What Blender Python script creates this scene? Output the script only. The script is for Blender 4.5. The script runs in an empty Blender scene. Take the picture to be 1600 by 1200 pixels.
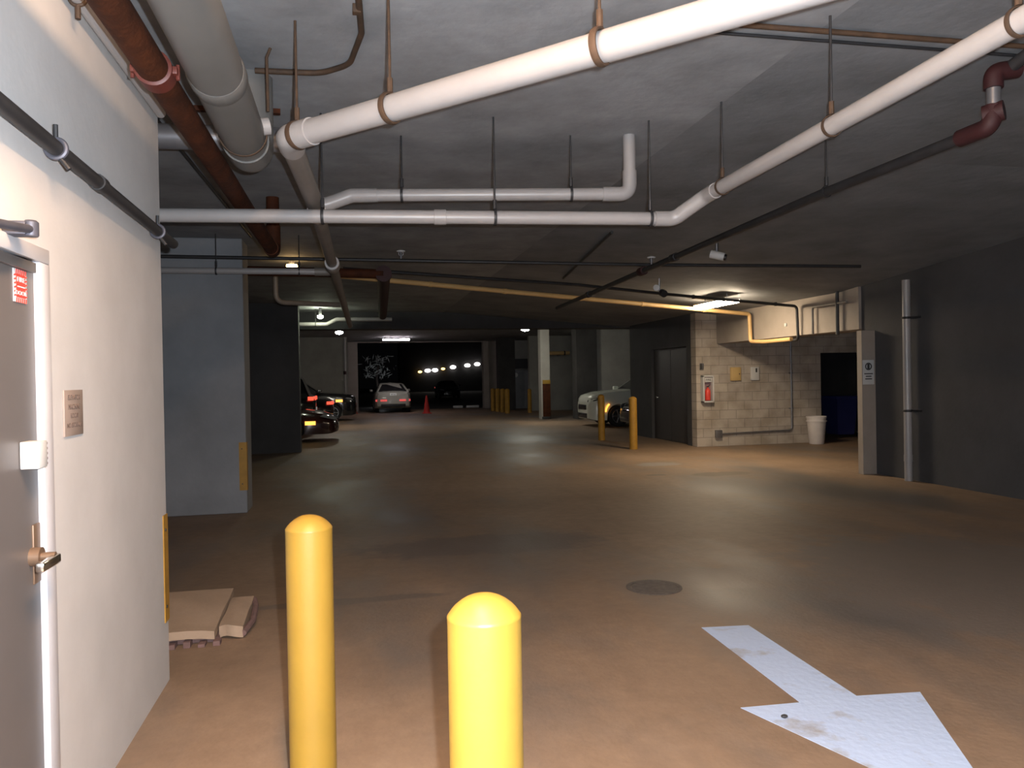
import bpy, bmesh, math, random
from mathutils import Vector, Matrix
random.seed(7)
S = bpy.context.scene
COL = S.collection
PI = math.pi

# ------------------------------------------------------------------ materials
def mat(name, col, rough=0.6, metal=0.0, var=0.0, vscale=4.0, bump=0.0, bscale=40.0, col2=None, emit=None, estr=0.0, spec=0.5, stretch=None, trans=0.0, coat=0.0):
    m = bpy.data.materials.new(name); m.use_nodes = True
    nt = m.node_tree; N = nt.nodes; L = nt.links
    b = N['Principled BSDF']
    b.inputs['Roughness'].default_value = rough
    b.inputs['Metallic'].default_value = metal
    b.inputs['Specular IOR Level'].default_value = spec
    b.inputs['Base Color'].default_value = (*col, 1)
    if trans: b.inputs['Transmission Weight'].default_value = trans
    if coat: b.inputs['Coat Weight'].default_value = coat
    if emit:
        b.inputs['Emission Color'].default_value = (*emit, 1); b.inputs['Emission Strength'].default_value = estr
    tc = N.new('ShaderNodeTexCoord'); src = tc.outputs['Object']
    if stretch:
        mp = N.new('ShaderNodeMapping'); mp.inputs['Scale'].default_value = stretch
        L.new(src, mp.inputs['Vector']); src = mp.outputs['Vector']
    if var or col2:
        n = N.new('ShaderNodeTexNoise'); n.inputs['Scale'].default_value = vscale; n.inputs['Detail'].default_value = 6; n.inputs['Roughness'].default_value = 0.62
        L.new(src, n.inputs['Vector'])
        r = N.new('ShaderNodeValToRGB')
        r.color_ramp.elements[0].position = 0.3; r.color_ramp.elements[1].position = 0.7
        c2 = col2 if col2 else tuple(min(1, c*(1+var)) for c in col)
        c1 = col if col2 else tuple(c*(1-var) for c in col)
        r.color_ramp.elements[0].color = (*c1, 1); r.color_ramp.elements[1].color = (*c2, 1)
        L.new(n.outputs['Fac'], r.inputs['Fac']); L.new(r.outputs['Color'], b.inputs['Base Color'])
    if bump:
        n2 = N.new('ShaderNodeTexNoise'); n2.inputs['Scale'].default_value = bscale; n2.inputs['Detail'].default_value = 5
        L.new(src, n2.inputs['Vector'])
        bp = N.new('ShaderNodeBump'); bp.inputs['Strength'].default_value = bump; bp.inputs['Distance'].default_value = 0.02
        L.new(n2.outputs['Fac'], bp.inputs['Height']); L.new(bp.outputs['Normal'], b.inputs['Normal'])
    return m

def floor_material():
    m = mat('floor_concrete', (0.3, 0.24, 0.19), rough=0.62, bump=0.12, bscale=30)
    nt = m.node_tree; N = nt.nodes; L = nt.links; b = N['Principled BSDF']
    tc = [n for n in N if n.type == 'TEX_COORD'][0]
    def noise(scale, det, sx=1, sy=1):
        mp = N.new('ShaderNodeMapping'); mp.inputs['Scale'].default_value = (sx, sy, 1); L.new(tc.outputs['Object'], mp.inputs['Vector'])
        n = N.new('ShaderNodeTexNoise'); n.inputs['Scale'].default_value = scale; n.inputs['Detail'].default_value = det; n.inputs['Roughness'].default_value = .6
        L.new(mp.outputs['Vector'], n.inputs['Vector']); return n
    def ramp(inp, stops):
        r = N.new('ShaderNodeValToRGB')
        while len(r.color_ramp.elements) < len(stops): r.color_ramp.elements.new(0.5)
        for e, (p, c) in zip(r.color_ramp.elements, stops): e.position = p; e.color = (*c, 1)
        L.new(inp, r.inputs['Fac']); return r
    def mix(fac, a, c, mode='MIX'):
        x = N.new('ShaderNodeMixRGB'); x.blend_type = mode
        if isinstance(fac, float): x.inputs[0].default_value = fac
        else: L.new(fac, x.inputs[0])
        L.new(a, x.inputs[1])
        if isinstance(c, tuple): x.inputs[2].default_value = (*c, 1)
        else: L.new(c, x.inputs[2])
        return x.outputs[0]
    base = ramp(noise(.5, 8).outputs['Fac'], [(.3, (.21, .14, .09)), (.52, (.28, .19, .124)), (.72, (.335, .235, .16))]).outputs['Color']
    fine = ramp(noise(9, 6).outputs['Fac'], [(.3, (.8, .8, .8)), (.7, (1, 1, 1))]).outputs['Color']
    c = mix(1.0, base, fine, 'MULTIPLY')
    wet = ramp(noise(.35, 6, 1, .45).outputs['Fac'], [(.47, (0, 0, 0)), (.62, (1, 1, 1))]).outputs['Color']
    c = mix(wet, c, (.135, .118, .105))
    # thin dark cracks and tyre lines
    w = N.new('ShaderNodeTexWave'); w.inputs['Scale'].default_value = .22; w.inputs['Distortion'].default_value = 9; w.inputs['Detail'].default_value = 3; w.inputs['Detail Scale'].default_value = .7
    L.new(tc.outputs['Object'], w.inputs['Vector'])
    cr = ramp(w.outputs['Fac'], [(0, (.5, .5, .5)), (.035, (1, 1, 1))]).outputs['Color']
    c = mix(.12, c, cr, 'MULTIPLY')
    # oil stains; the last, largest ellipse paints in the flash falloff at right
    sep = N.new('ShaderNodeSeparateXYZ'); L.new(tc.outputs['Object'], sep.inputs[0])
    wob = noise(3.0, 4)
    def M(op, a, bb):
        x = N.new('ShaderNodeMath'); x.operation = op
        for i, v in enumerate((a, bb)):
            if isinstance(v, (int, float)): x.inputs[i].default_value = v
            else: L.new(v, x.inputs[i])
        return x.outputs[0]
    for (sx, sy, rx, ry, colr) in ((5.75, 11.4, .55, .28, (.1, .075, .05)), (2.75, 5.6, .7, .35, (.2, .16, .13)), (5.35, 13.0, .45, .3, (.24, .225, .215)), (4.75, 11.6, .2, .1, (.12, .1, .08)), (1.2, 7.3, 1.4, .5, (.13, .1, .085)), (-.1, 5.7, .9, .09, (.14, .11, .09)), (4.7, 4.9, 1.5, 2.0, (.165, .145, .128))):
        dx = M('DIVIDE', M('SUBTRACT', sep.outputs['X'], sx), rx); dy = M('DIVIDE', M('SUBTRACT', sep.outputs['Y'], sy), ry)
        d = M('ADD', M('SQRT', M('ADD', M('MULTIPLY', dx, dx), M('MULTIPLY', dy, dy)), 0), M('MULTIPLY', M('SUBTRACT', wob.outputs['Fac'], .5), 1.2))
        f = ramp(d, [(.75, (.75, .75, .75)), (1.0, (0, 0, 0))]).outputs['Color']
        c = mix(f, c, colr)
    L.new(c, b.inputs['Base Color'])
    rr = ramp(wet, [(0, (.62,)*3), (1, (.45,)*3)]).outputs['Color']; L.new(rr, b.inputs['Roughness'])
    return m

def block_material(name, c1, c2, mortar, axis):
    m = mat(name, c1, rough=.85, bump=.3, bscale=60)
    nt = m.node_tree; N = nt.nodes; L = nt.links; b = N['Principled BSDF']
    tc = [n for n in N if n.type == 'TEX_COORD'][0]
    sep = N.new('ShaderNodeSeparateXYZ'); cmb = N.new('ShaderNodeCombineXYZ'); L.new(tc.outputs['Object'], sep.inputs[0])
    L.new(sep.outputs[axis], cmb.inputs['X']); L.new(sep.outputs['Z'], cmb.inputs['Y'])
    br = N.new('ShaderNodeTexBrick'); br.inputs['Scale'].default_value = 1; br.inputs['Brick Width'].default_value = .4; br.inputs['Row Height'].default_value = .2; br.inputs['Mortar Size'].default_value = .007
    br.inputs['Color1'].default_value = (*c1, 1); br.inputs['Color2'].default_value = (*c2, 1); br.inputs['Mortar'].default_value = (*mortar, 1); br.inputs['Bias'].default_value = -.2
    L.new(cmb.outputs[0], br.inputs['Vector'])
    n = N.new('ShaderNodeTexNoise'); n.inputs['Scale'].default_value = 2.6; n.inputs['Detail'].default_value = 7; L.new(tc.outputs['Object'], n.inputs['Vector'])
    r = N.new('ShaderNodeValToRGB'); r.color_ramp.elements[0].position = .35; r.color_ramp.elements[0].color = (.72, .70, .66, 1); r.color_ramp.elements[1].position = .6; r.color_ramp.elements[1].color = (1, 1, 1, 1)
    L.new(n.outputs['Fac'], r.inputs['Fac'])
    x = N.new('ShaderNodeMixRGB'); x.blend_type = 'MULTIPLY'; x.inputs[0].default_value = 1; L.new(br.outputs['Color'], x.inputs[1]); L.new(r.outputs['Color'], x.inputs[2]); L.new(x.outputs[0], b.inputs['Base Color'])
    return m

M = {}
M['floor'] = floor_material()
M['ceil'] = mat('ceiling_concrete', (.26, .27, .283), .8, var=.26, vscale=1.9, bump=.25, bscale=9)
M['ramp'] = mat('ramp_slab_concrete', (.195, .204, .216), .8, var=.26, vscale=1.3, bump=.25, bscale=9)
M['conc'] = mat('grey_concrete', (.23, .24, .255), .85, var=.14, vscale=1.3, bump=.2, bscale=14)
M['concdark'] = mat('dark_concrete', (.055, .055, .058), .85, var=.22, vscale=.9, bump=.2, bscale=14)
M['concblack'] = mat('near_black_concrete', (.045, .043, .043), .85, var=.3, vscale=1.2)  # nearly black base colour with uneven tone
M['beam'] = mat('painted_beam', (.30, .26, .225), .75, var=.1, vscale=2, bump=.1)
M['paint'] = mat('painted_wall', (.535, .525, .515), .7, var=.07, vscale=2.2, bump=.06, bscale=26)
M['bay'] = mat('bay_wall', (.34, .33, .3), .8, var=.12, vscale=1.5)
M['block'] = block_material('block_wall', (.46, .405, .345), (.385, .34, .295), (.28, .25, .22), 'X')
M['blocky'] = block_material('block_wall_side', (.48, .44, .39), (.42, .39, .35), (.33, .3, .27), 'Y')
M['pvc'] = mat('white_pvc', (.32, .305, .30), .35, var=.05, vscale=5)
M['pvcgrey'] = mat('grey_pvc', (.13, .128, .122), .42, var=.08, vscale=4)
M['pvctan'] = mat('aged_pvc', (.19, .172, .155), .45, var=.12, vscale=4)
M['rust'] = mat('rusty_steel', (.028, .009, .004), .8, col2=(.075, .021, .007), vscale=7, bump=.25, spec=.2)
M['rustred'] = mat('red_coupling', (.11, .024, .016), .5, var=.2, vscale=8)
M['deepred'] = mat('dark_red_fitting', (.026, .003, .004), .7, var=.2, vscale=9)
M['black'] = mat('black_steel', (.022, .022, .024), .5, var=.25, vscale=8)
M['greysteel'] = mat('galvanised_steel', (.25, .25, .265), .35, metal=.7, var=.12, vscale=9)
M['darksteel'] = mat('dull_dark_steel', (.09, .09, .11), .5, metal=.4, var=.2, vscale=9)
M['silver'] = mat('silver_duct', (.32, .33, .36), .32, metal=.75, var=.1, vscale=5)
M['gold'] = mat('gold_painted_conduit', (.62, .4, .17), .45, var=.08)
M['ruststrap'] = mat('rusty_strap', (.035, .02, .011), .75, col2=(.075, .04, .02), vscale=12)
M['yellow'] = mat('yellow_paint', (.31, .188, .027), .45, var=.06, vscale=4, bump=.05, bscale=30)
M['yellowold'] = mat('worn_yellow_paint', (.36, .19, .02), .6, var=.18, vscale=7)
M['doorgrey'] = mat('grey_door_paint', (.115, .105, .103), .42, var=.06, vscale=3)
M['doordark'] = mat('dark_door_paint', (.045, .04, .038), .5, var=.1, vscale=3)
M['frame'] = mat('white_frame_paint', (.55, .55, .58), .4, var=.04)
M['chrome'] = mat('satin_chrome', (.78, .74, .68), .18, metal=1.0)
M['dullbrass'] = mat('dull_brass', (.2, .13, .085), .5, metal=.5)
M['white'] = mat('white_plastic', (.55, .55, .54), .45, var=.04)
M['arrow'] = None
M['red'] = mat('red_vinyl', (.72, .06, .04), .45, var=.05)
M['signtan'] = mat('tan_sign_plate', (.29, .225, .19), .5, var=.05)
M['signink'] = mat('brown_ink', (.12, .085, .07), .6)
M['inkblack'] = mat('black_ink', (.03, .03, .03), .6)
M['card'] = mat('brown_cardboard', (.36, .26, .18), .8, var=.08, vscale=5, bump=.15)
M['cardedge'] = mat('cardboard_edge', (.16, .095, .085), .9, var=.2, vscale=20)
M['tan'] = mat('tan_box_enamel', (.52, .36, .15), .6, var=.08)
M['bucket'] = mat('white_bucket_plastic', (.66, .62, .6), .5, var=.08, vscale=4)
M['blue'] = mat('blue_bin_plastic', (.018, .022, .10), .5, var=.1)
M['cone'] = mat('orange_red_cone', (.62, .035, .03), .5, var=.05)
M['iron'] = mat('cast_iron', (.12, .1, .085), .7, var=.3, vscale=20, bump=.05)
M['glass'] = mat('tinted_car_glass', (.02, .02, .022), .05, spec=.8)
M['tyre'] = mat('black_tyre', (.012, .012, .012), .8)
M['rim'] = mat('alloy_rim', (.3, .3, .31), .3, metal=.8)
M['trimblack'] = mat('black_car_trim', (.01, .01, .011), .35)
M['car_white'] = mat('white_car_paint', (.74, .77, .68), .25, coat=.6)
M['car_sedan'] = mat('pale_car_paint', (.42, .42, .36), .3, coat=.5)
M['car_maroon'] = mat('dark_maroon_car_paint', (.03, .008, .008), .16, coat=1)
M['car_black'] = mat('black_car_paint', (.012, .012, .014), .16, coat=1)
M['tail'] = mat('red_lens_flash_glow', (.6, .03, .02), .2, emit=(1, .11, .06), estr=1.3)  # emission stands in for flash thrown back by the red lens
M['taildim'] = mat('dim_red_lens_flash_glow', (.6, .03, .02), .2, emit=(1, .16, .15), estr=.55)  # same flash return, put in as a weaker glow
M['amber'] = mat('amber_lens_flash_glow', (.8, .32, .03), .2, emit=(1, .42, .06), estr=2.2)  # flash returned by amber reflectors, put in as emission
M['head'] = mat('clear_lamp_lens', (.55, .57, .6), .1, metal=.6)
M['plate'] = mat('glowing_white_plate', (.75, .75, .72), .5, emit=(1, 1, .95), estr=.12)  # faint emission puts light into the plate's colour
M['bark'] = mat('tree_bark', (.1, .08, .07), .9, var=.2)
M['leaf'] = mat('pale_leaf', (.75, .8, .8), .5, var=.3)
M['asphalt'] = mat('night_asphalt', (.06, .055, .05), .85, var=.2)
M['facade'] = mat('night_facade', (.03, .028, .028), .85, var=.2, vscale=.7)

def emis(name, col, s):
    return mat(name, (.8, .8, .8), .5, emit=col, estr=s)
M['tube_warm'] = emis('warm_diffuser', (1, .80, .56), 95)
M['tube_over'] = emis('overhead_diffuser', (1, .62, .35), 280)
M['tube_far'] = emis('cool_tube', (1, .88, .92), 60)
M['lamp_green'] = emis('greenish_lamp', (.93, 1, .74), 140)
M['lamp_white'] = emis('white_lamp', (1, .95, .8), 230)
M['lamp_amber'] = emis('amber_lamp', (1, .62, .25), 30)
M['lamp_out'] = emis('outdoor_lamp_white', (1, .95, .92), 6)
M['lamp_outy'] = emis('outdoor_lamp_yellow', (1, .65, .2), 4)

def arrow_material():
    m = mat('white_road_paint', (.45, .56, .76), .6, bump=.15, bscale=25)
    nt = m.node_tree; N = nt.nodes; L = nt.links; b = N['Principled BSDF']
    tc = [n for n in N if n.type == 'TEX_COORD'][0]
    n = N.new('ShaderNodeTexNoise'); n.inputs['Scale'].default_value = 2.3; n.inputs['Detail'].default_value = 7; n.inputs['Roughness'].default_value = .6
    L.new(tc.outputs['Object'], n.inputs['Vector'])
    r = N.new('ShaderNodeValToRGB'); e = r.color_ramp.elements
    e[0].position = .33; e[0].color = (.30, .28, .27, 1); e[1].position = .46; e[1].color = (.46, .57, .77, 1)
    L.new(n.outputs['Fac'], r.inputs['Fac']); L.new(r.outputs['Color'], b.inputs['Base Color'])
    return m
M['arrow'] = arrow_material()

# ------------------------------------------------------------------ mesh helpers
def link(name, bm, m, parent=None, smooth=True, angle=40):
    me = bpy.data.meshes.new(name); bmesh.ops.recalc_face_normals(bm, faces=bm.faces); bm.to_mesh(me); bm.free()
    if smooth:
        me.polygons.foreach_set('use_smooth', [True]*len(me.polygons)); me.set_sharp_from_angle(angle=math.radians(angle))
    me.materials.append(m)
    o = bpy.data.objects.new(name, me); COL.objects.link(o)
    if parent: o.parent = parent
    return o
def tag(o, label, cat, group=None):
    o['label'] = label; o['category'] = cat
    if group: o['group'] = group
    return o
def thing(name, label, cat, loc=(0, 0, 0), rz=0, group=None):
    o = bpy.data.objects.new(name, None); COL.objects.link(o); o.empty_display_size = .1
    o.location = loc; o.rotation_euler = (0, 0, rz)
    return tag(o, label, cat, group)
def struct(o, label=None):
    o['kind'] = 'structure'
    if label: o['label'] = label
    return o
def B(): return bmesh.new()
def box(bm, x0, x1, y0, y1, z0, z1, bev=0):
    r = bmesh.ops.create_cube(bm, size=1)
    vs = r['verts']
    for v in vs:
        v.co = Vector((x0+(v.co.x+.5)*(x1-x0), y0+(v.co.y+.5)*(y1-y0), z0+(v.co.z+.5)*(z1-z0)))
    if bev:
        es = list({e for v in vs for e in v.link_edges})
        bmesh.ops.bevel(bm, geom=es, offset=bev, segments=2, affect='EDGES', profile=.5)
    return bm
def fillet(pts, rad, n=6):
    P = [Vector(p) for p in pts]; out = [P[0]]
    for i in range(1, len(P)-1):
        a, b, c = P[i-1], P[i], P[i+1]
        u = (a-b).normalized(); v = (c-b).normalized()
        ang = u.angle(v)
        if abs(ang-PI) < .02: out.append(b); continue
        t = min(rad/math.tan(ang/2), .48*(a-b).length, .48*(c-b).length)
        p0 = b+u*t; p1 = b+v*t
        for k in range(n+1):
            s = k/n; out.append(p0*(1-s)**2+b*2*s*(1-s)+p1*s*s)
    out.append(P[-1]); return out
def tube(bm, pts, r, seg=16, caps=True, radii=None):
    P = [Vector(p) for p in pts]; rings = []
    T = []
    for i in range(len(P)):
        t = (P[min(i+1, len(P)-1)]-P[max(i-1, 0)]).normalized(); T.append(t)
    ref = Vector((0, 0, 1)) if abs(T[0].z) < .9 else Vector((1, 0, 0))
    n = T[0].cross(ref).normalized()
    for i, p in enumerate(P):
        n = (n-T[i]*n.dot(T[i])).normalized(); b = T[i].cross(n)
        rr = radii[i] if radii else r
        rings.append([bm.verts.new(p+(n*math.cos(2*PI*k/seg)+b*math.sin(2*PI*k/seg))*rr) for k in range(seg)])
    for a, c in zip(rings, rings[1:]):
        for k in range(seg): bm.faces.new((a[k], a[(k+1) % seg], c[(k+1) % seg], c[k]))
    if caps:
        bm.faces.new(rings[0][::-1]); bm.faces.new(rings[-1])
    return bm
def lathe(bm, prof, cx=0, cy=0, seg=32, closed=False):
    if closed: prof = list(prof)+[prof[0]]
    rings = []
    for r, z in prof:
        if r < 1e-5: rings.append([bm.verts.new((cx, cy, z))])
        else: rings.append([bm.verts.new((cx+r*math.cos(2*PI*k/seg), cy+r*math.sin(2*PI*k/seg), z)) for k in range(seg)])
    for a, c in zip(rings, rings[1:]):
        for k in range(seg):
            q = [a[k % len(a)], a[(k+1) % len(a)], c[(k+1) % len(c)], c[k % len(c)]]
            u = []
            for v in q:
                if v not in u: u.append(v)
            if len(u) > 2: bm.faces.new(u)
    for rg in (rings[0], rings[-1]):
        if len(rg) > 2 and not closed: bm.faces.new(rg)
    if closed: bmesh.ops.remove_doubles(bm, verts=bm.verts, dist=1e-5)
    return bm
def prism(bm, pts, off):
    a = [bm.verts.new(p) for p in pts]; off = Vector(off); c = [bm.verts.new(Vector(p)+off) for p in pts]
    bm.faces.new(a); bm.faces.new(c[::-1])
    for i in range(len(a)): bm.faces.new((a[i], a[(i+1) % len(a)], c[(i+1) % len(a)], c[i]))
    return bm
def T(name, pts, r, m, parent=None, rad=0, seg=16):
    return link(name, tube(B(), fillet(pts, rad) if rad else pts, r, seg), m, parent)
def torus(bm, c, axis, R, r, seg=28, s2=8, squash=1):
    axis = Vector(axis).normalized(); ref = Vector((0, 0, 1)) if abs(axis.z) < .9 else Vector((1, 0, 0))
    u = axis.cross(ref).normalized(); w = axis.cross(u)
    rings = []
    for i in range(seg):
        a = 2*PI*i/seg; d = u*math.cos(a)+w*math.sin(a)
        rings.append([bm.verts.new(Vector(c)+d*(R+r*squash*math.cos(2*PI*k/s2))+axis*(r*math.sin(2*PI*k/s2))) for k in range(s2)])
    for i in range(seg):
        a, c2 = rings[i], rings[(i+1) % seg]
        for k in range(s2): bm.faces.new((a[k], a[(k+1) % s2], c2[(k+1) % s2], c2[k]))
    return bm
def text(name, body, size, matrix, m, parent=None, ext=.001, align='CENTER'):
    cu = bpy.data.curves.new(name, 'FONT'); cu.body = body; cu.size = size; cu.align_x = align; cu.align_y = 'CENTER'; cu.extrude = ext
    t = bpy.data.objects.new(name, cu); COL.objects.link(t)
    me = bpy.data.meshes.new_from_object(t.evaluated_get(bpy.context.evaluated_depsgraph_get()))
    bpy.data.objects.remove(t); bpy.data.curves.remove(cu)
    me.transform(matrix); me.materials.clear(); me.materials.append(m)
    o = bpy.data.objects.new(name, me); COL.objects.link(o)
    if parent: o.parent = parent
    return o
def face_px(x, y, z):   # text plane facing +X (on the left wall), reading direction +Y
    return Matrix(((0, 0, 1, x), (1, 0, 0, y), (0, 1, 0, z), (0, 0, 0, 1)))
def face_my(x, y, z):   # text plane facing -Y
    return Matrix(((1, 0, 0, x), (0, 0, -1, y), (0, 1, 0, z), (0, 0, 0, 1)))

# ------------------------------------------------------------------ the setting
H0 = 3.37
def zr(Y): return max(2.92, min(H0, 3.16-.079*(Y-8.38)))
def zc(X, Y):
    if Y > 20.3: return 3.62
    if X <= 2.4: return H0
    return H0+(zr(Y)-H0)*min(1, (X-2.4)/5.6)
def slab(xs, ys, zf, th):
    bm = B(); g = [[bm.verts.new((x, y, zf(x, y))) for y in ys] for x in xs]; h = [[bm.verts.new((x, y, zf(x, y)+th)) for y in ys] for x in xs]
    for i in range(len(xs)-1):
        for j in range(len(ys)-1):
            bm.faces.new((g[i][j], g[i+1][j], g[i+1][j+1], g[i][j+1])); bm.faces.new((h[i][j], h[i+1][j], h[i+1][j+1], h[i][j+1]))
    def side(a, b): 
        for k in range(len(a)-1): bm.faces.new((a[k], a[k+1], b[k+1], b[k]))
    side(g[0], h[0]); side(g[-1], h[-1]); side([r[0] for r in g], [r[0] for r in h]); side([r[-1] for r in g], [r[-1] for r in h])
    return bm
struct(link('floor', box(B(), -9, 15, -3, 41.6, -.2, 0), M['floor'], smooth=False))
struct(link('ceiling', slab([-9, 2.4], [-3, 20.3], zc, .25), M['ceil'], smooth=False))
struct(link('ceiling_ramp', slab([2.4001, 5, 8, 15], [-3, 3, 5.7, 8.4, 11.4, 14, 17, 20.3], zc, .25), M['ramp'], smooth=False))
struct(link('ceiling_far', box(B(), -9, 15, 20.3, 41.6, 3.62, 3.9), M['ceil'], smooth=False))
# left wall block with the door opening
bm = B()
box(bm, -4, -1, 2.78, 4.45, 0, H0); box(bm, -4, -1, -3, 1.82, 0, H0); box(bm, -4, -1, 1.82, 2.78, 2.02, H0); box(bm, -4, -1.35, 1.82, 2.78, 0, 2.02)
struct(link('wall_left', bm, M['paint'], smooth=False))
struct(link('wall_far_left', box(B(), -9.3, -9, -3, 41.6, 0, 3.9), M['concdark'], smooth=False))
struct(link('wall_behind', box(B(), -9, 15, -3.3, -3, 0, 3.7), M['conc'], smooth=False))
# pillars on the left
struct(link('pillar', box(B(), -5.6, -1.29, 9.9, 10.4, 0, H0, .012), M['conc'], smooth=False))
struct(link('wall_left_bay', box(B(), -9, -1.17, 18.0, 18.4, 0, H0), M['concdark'], smooth=False))
struct(link('wall_left_end', box(B(), -9, -.2, 36.3, 36.6, 0, 3.62), M['bay'], smooth=False))
# right wall, its pilaster, the beam over the recess
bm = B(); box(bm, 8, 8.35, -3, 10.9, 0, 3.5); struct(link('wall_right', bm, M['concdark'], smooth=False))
struct(link('pilaster', box(B(), 7.76, 7.999, 10.58, 10.7, 0, 2.24, .006), M['beam'], smooth=False))
struct(link('beam', box(B(), 7.95, 8.35, 10.9, 15.8, 2.28, 3.2), M['beam'], smooth=False))
struct(link('wall_recess_right', box(B(), 13, 13.3, 10.9, 20, 0, 3.4), M['concblack'], smooth=False))
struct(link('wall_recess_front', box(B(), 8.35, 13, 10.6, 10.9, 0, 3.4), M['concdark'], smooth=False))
bm = B(); box(bm, 7.45, 10.52, 15.8, 16.05, 0, 3.2); box(bm, 10.52, 13, 15.8, 16.05, 2.05, 3.2)
struct(link('wall_block', bm, M['block'], smooth=False))
bm = B(); box(bm, 7.45, 7.75, 16.05, 16.3, 0, 3.4); box(bm, 7.45, 7.75, 18.4, 19.9, 0, 3.4); box(bm, 7.45, 7.75, 16.3, 18.4, 2.25, 3.4); box(bm, 7.75, 13, 19.6, 19.9, 0, 3.4)
struct(link('wall_block_side', bm, M['concdark'], smooth=False))
d = struct(link('door_2', box(B(), 7.52, 7.57, 16.32, 18.38, .01, 2.24), M['doordark'], smooth=False))
link('door_handle', tube(B(), fillet([(7.52, 18.1, 1.05), (7.46, 18.1, 1.05), (7.46, 17.98, 1.05)], .02), .011, 10), M['chrome'], d)
link('door_seam', box(B(), 7.515, 7.525, 17.345, 17.355, .02, 2.22), M['inkblack'], d)
# far side
struct(link('beam_far', box(B(), -9, 8, 20.3, 20.9, 2.94, 3.62), M['concdark'], smooth=False))
struct(link('wall_back_right', box(B(), 14.7, 15, 19.9, 41.6, 0, 3.62), M['concdark'], smooth=False))
struct(link('wall_bay_right', box(B(), 9.1, 14.7, 28.0, 28.3, 0, 3.62), M['bay'], smooth=False))
struct(link('pillar_dark', box(B(), 8.3, 9.12, 27.9, 28.5, 0, 3.62, .01), M['concblack'], smooth=False))
struct(link('pillar_pale', box(B(), 7.06, 7.42, 28.5, 28.9, 0, 3.62, .01), M['bay'], smooth=False))
struct(link('wall_bay_back', box(B(), 8.4, 14.7, 36.2, 36.5, 0, 3.62), M['bay'], smooth=False))
struct(link('pillar_black', box(B(), 7.15, 8.0, 37.6, 38.2, 0, 3.62, .01), M['concblack'], smooth=False))
struct(link('wall_cabinet_back', box(B(), 8.0, 14.7, 40.6, 41.0, 0, 3.62), M['bay'], smooth=False))
bm = B(); box(bm, -.2, .3, 40.9, 41.4, 0, 3.62); box(bm, 6.95, 7.25, 40.9, 41.4, 0, 3.62); box(bm, -9, -.2, 41.1, 41.4, 0, 3.62); box(bm, .3, 6.95, 40.9, 41.4, 3.58, 3.64); box(bm, 7.25, 15, 41.1, 41.4, 0, 3.62)
struct(link('wall_exit', bm, M['beam'], smooth=False))
struct(link('ground_outside', box(B(), -60, 80, 41.4, 160, -.2, -.005), M['asphalt'], smooth=False))

# door in the left wall
door = struct(link('door_1', box(B(), -1.045, -1.0051, 1.84, 2.755, .012, 2.0), M['doorgrey'], smooth=False), 'grey steel door in the pale left wall')
bm = B(); box(bm, -1.12, -.985, 2.757, 2.84, 0, 2.005, .004); box(bm, -1.12, -.985, 1.76, 2.84, 2.005, 2.055, .004); box(bm, -1.12, -.985, 1.76, 1.838, 0, 2.005, .004)
link('door_frame', bm, M['frame'], door)['label'] = 'white door frame'
link('door_stop_rail', box(B(), -1.004, -.99, 1.86, 2.74, 1.965, 1.998, .003), M['doorgrey'], door)
lv = link('latch_plate', box(B(), -1.006, -.999, 2.695, 2.75, .97, 1.16, .003), M['dullbrass'], door)
bm = B(); tube(bm, [(-1.006, 2.69, 1.06), (-.975, 2.69, 1.06)], .03, 20); tube(bm, [(-.975, 2.69, 1.06), (-.935, 2.69, 1.06)], .013, 14)
link('handle_rose', bm, M['dullbrass'], lv)
link('lever_handle', box(B(), -.95, -.925, 2.565, 2.71, 1.035, 1.065, .006), M['chrome'], lv)
lk = link('lock_box', box(B(), -1.004, -.95, 2.615, 2.685, 1.345, 1.43, .004), M['white'], door)
bm = B()
for k in range(5): box(bm, -1.004, -.96, 2.685, 2.715, 1.35+k*.016, 1.358+k*.016, .001)
link('box_vent', bm, M['cardedge'], lk)

# fire door sticker
t = thing('door_sticker', 'red and white striped FIRE DOOR sticker near top of grey door', 'sign', (-1.004, 2.645, 1.912)); t.scale = (1, .9, .62)
link('plate', box(B(), -.001, .002, -.054, .054, -.082, .082, .001), M['white'], t)
bm = B()
for (y0, y1, z0, z1) in ((-.036, .036, -.058, .058),): box(bm, .001, .0035, y0, y1, z0, z1)
for k in range(7):
    y = -.05+k*.0155
    for z in (-.072, .07):
        if abs(y) < .05: prism(bm, [(.002, y-.004, z-.011), (.002, y+.003, z-.011), (.002, y+.006, z+.011), (.002, y-.001, z+.011)], (.0012, 0, 0))
for k in range(6):
    z = -.05+k*.02
    for y in (-.045, .045): prism(bm, [(.002, y-.008, z-.006), (.002, y+.008, z-.001), (.002, y+.008, z+.007), (.002, y-.008, z+.002)], (.0012, 0, 0))
link('red_print', bm, M['red'], t)
text('word', 'FIRE', .036, face_px(.004, 0, .03), M['white'], t)
text('word', 'KEEP CLOSED', .0095, face_px(.004, 0, -.005), M['white'], t)
text('word', 'DOOR', .03, face_px(.004, 0, -.037), M['white'], t)
# tan sign on the wall
t = thing('wall_sign', 'small tan rectangular sign with brown lettering on the pale wall right of door', 'sign', (-1.0, 3.065, 1.505))
link('plate', box(B(), .0005, .006, -.095, .095, -.085, .08, .001), M['signtan'], t)
for s, z, w in (('ELEVATOR', .052, .026), ('MACHINE', .018, .027), ('ROOM', -.014, .025), ('NO STORAGE', -.048, .024)):
    text('word', s, w*1.0, face_px(.0065, 0, z), M['signink'], t)
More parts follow.
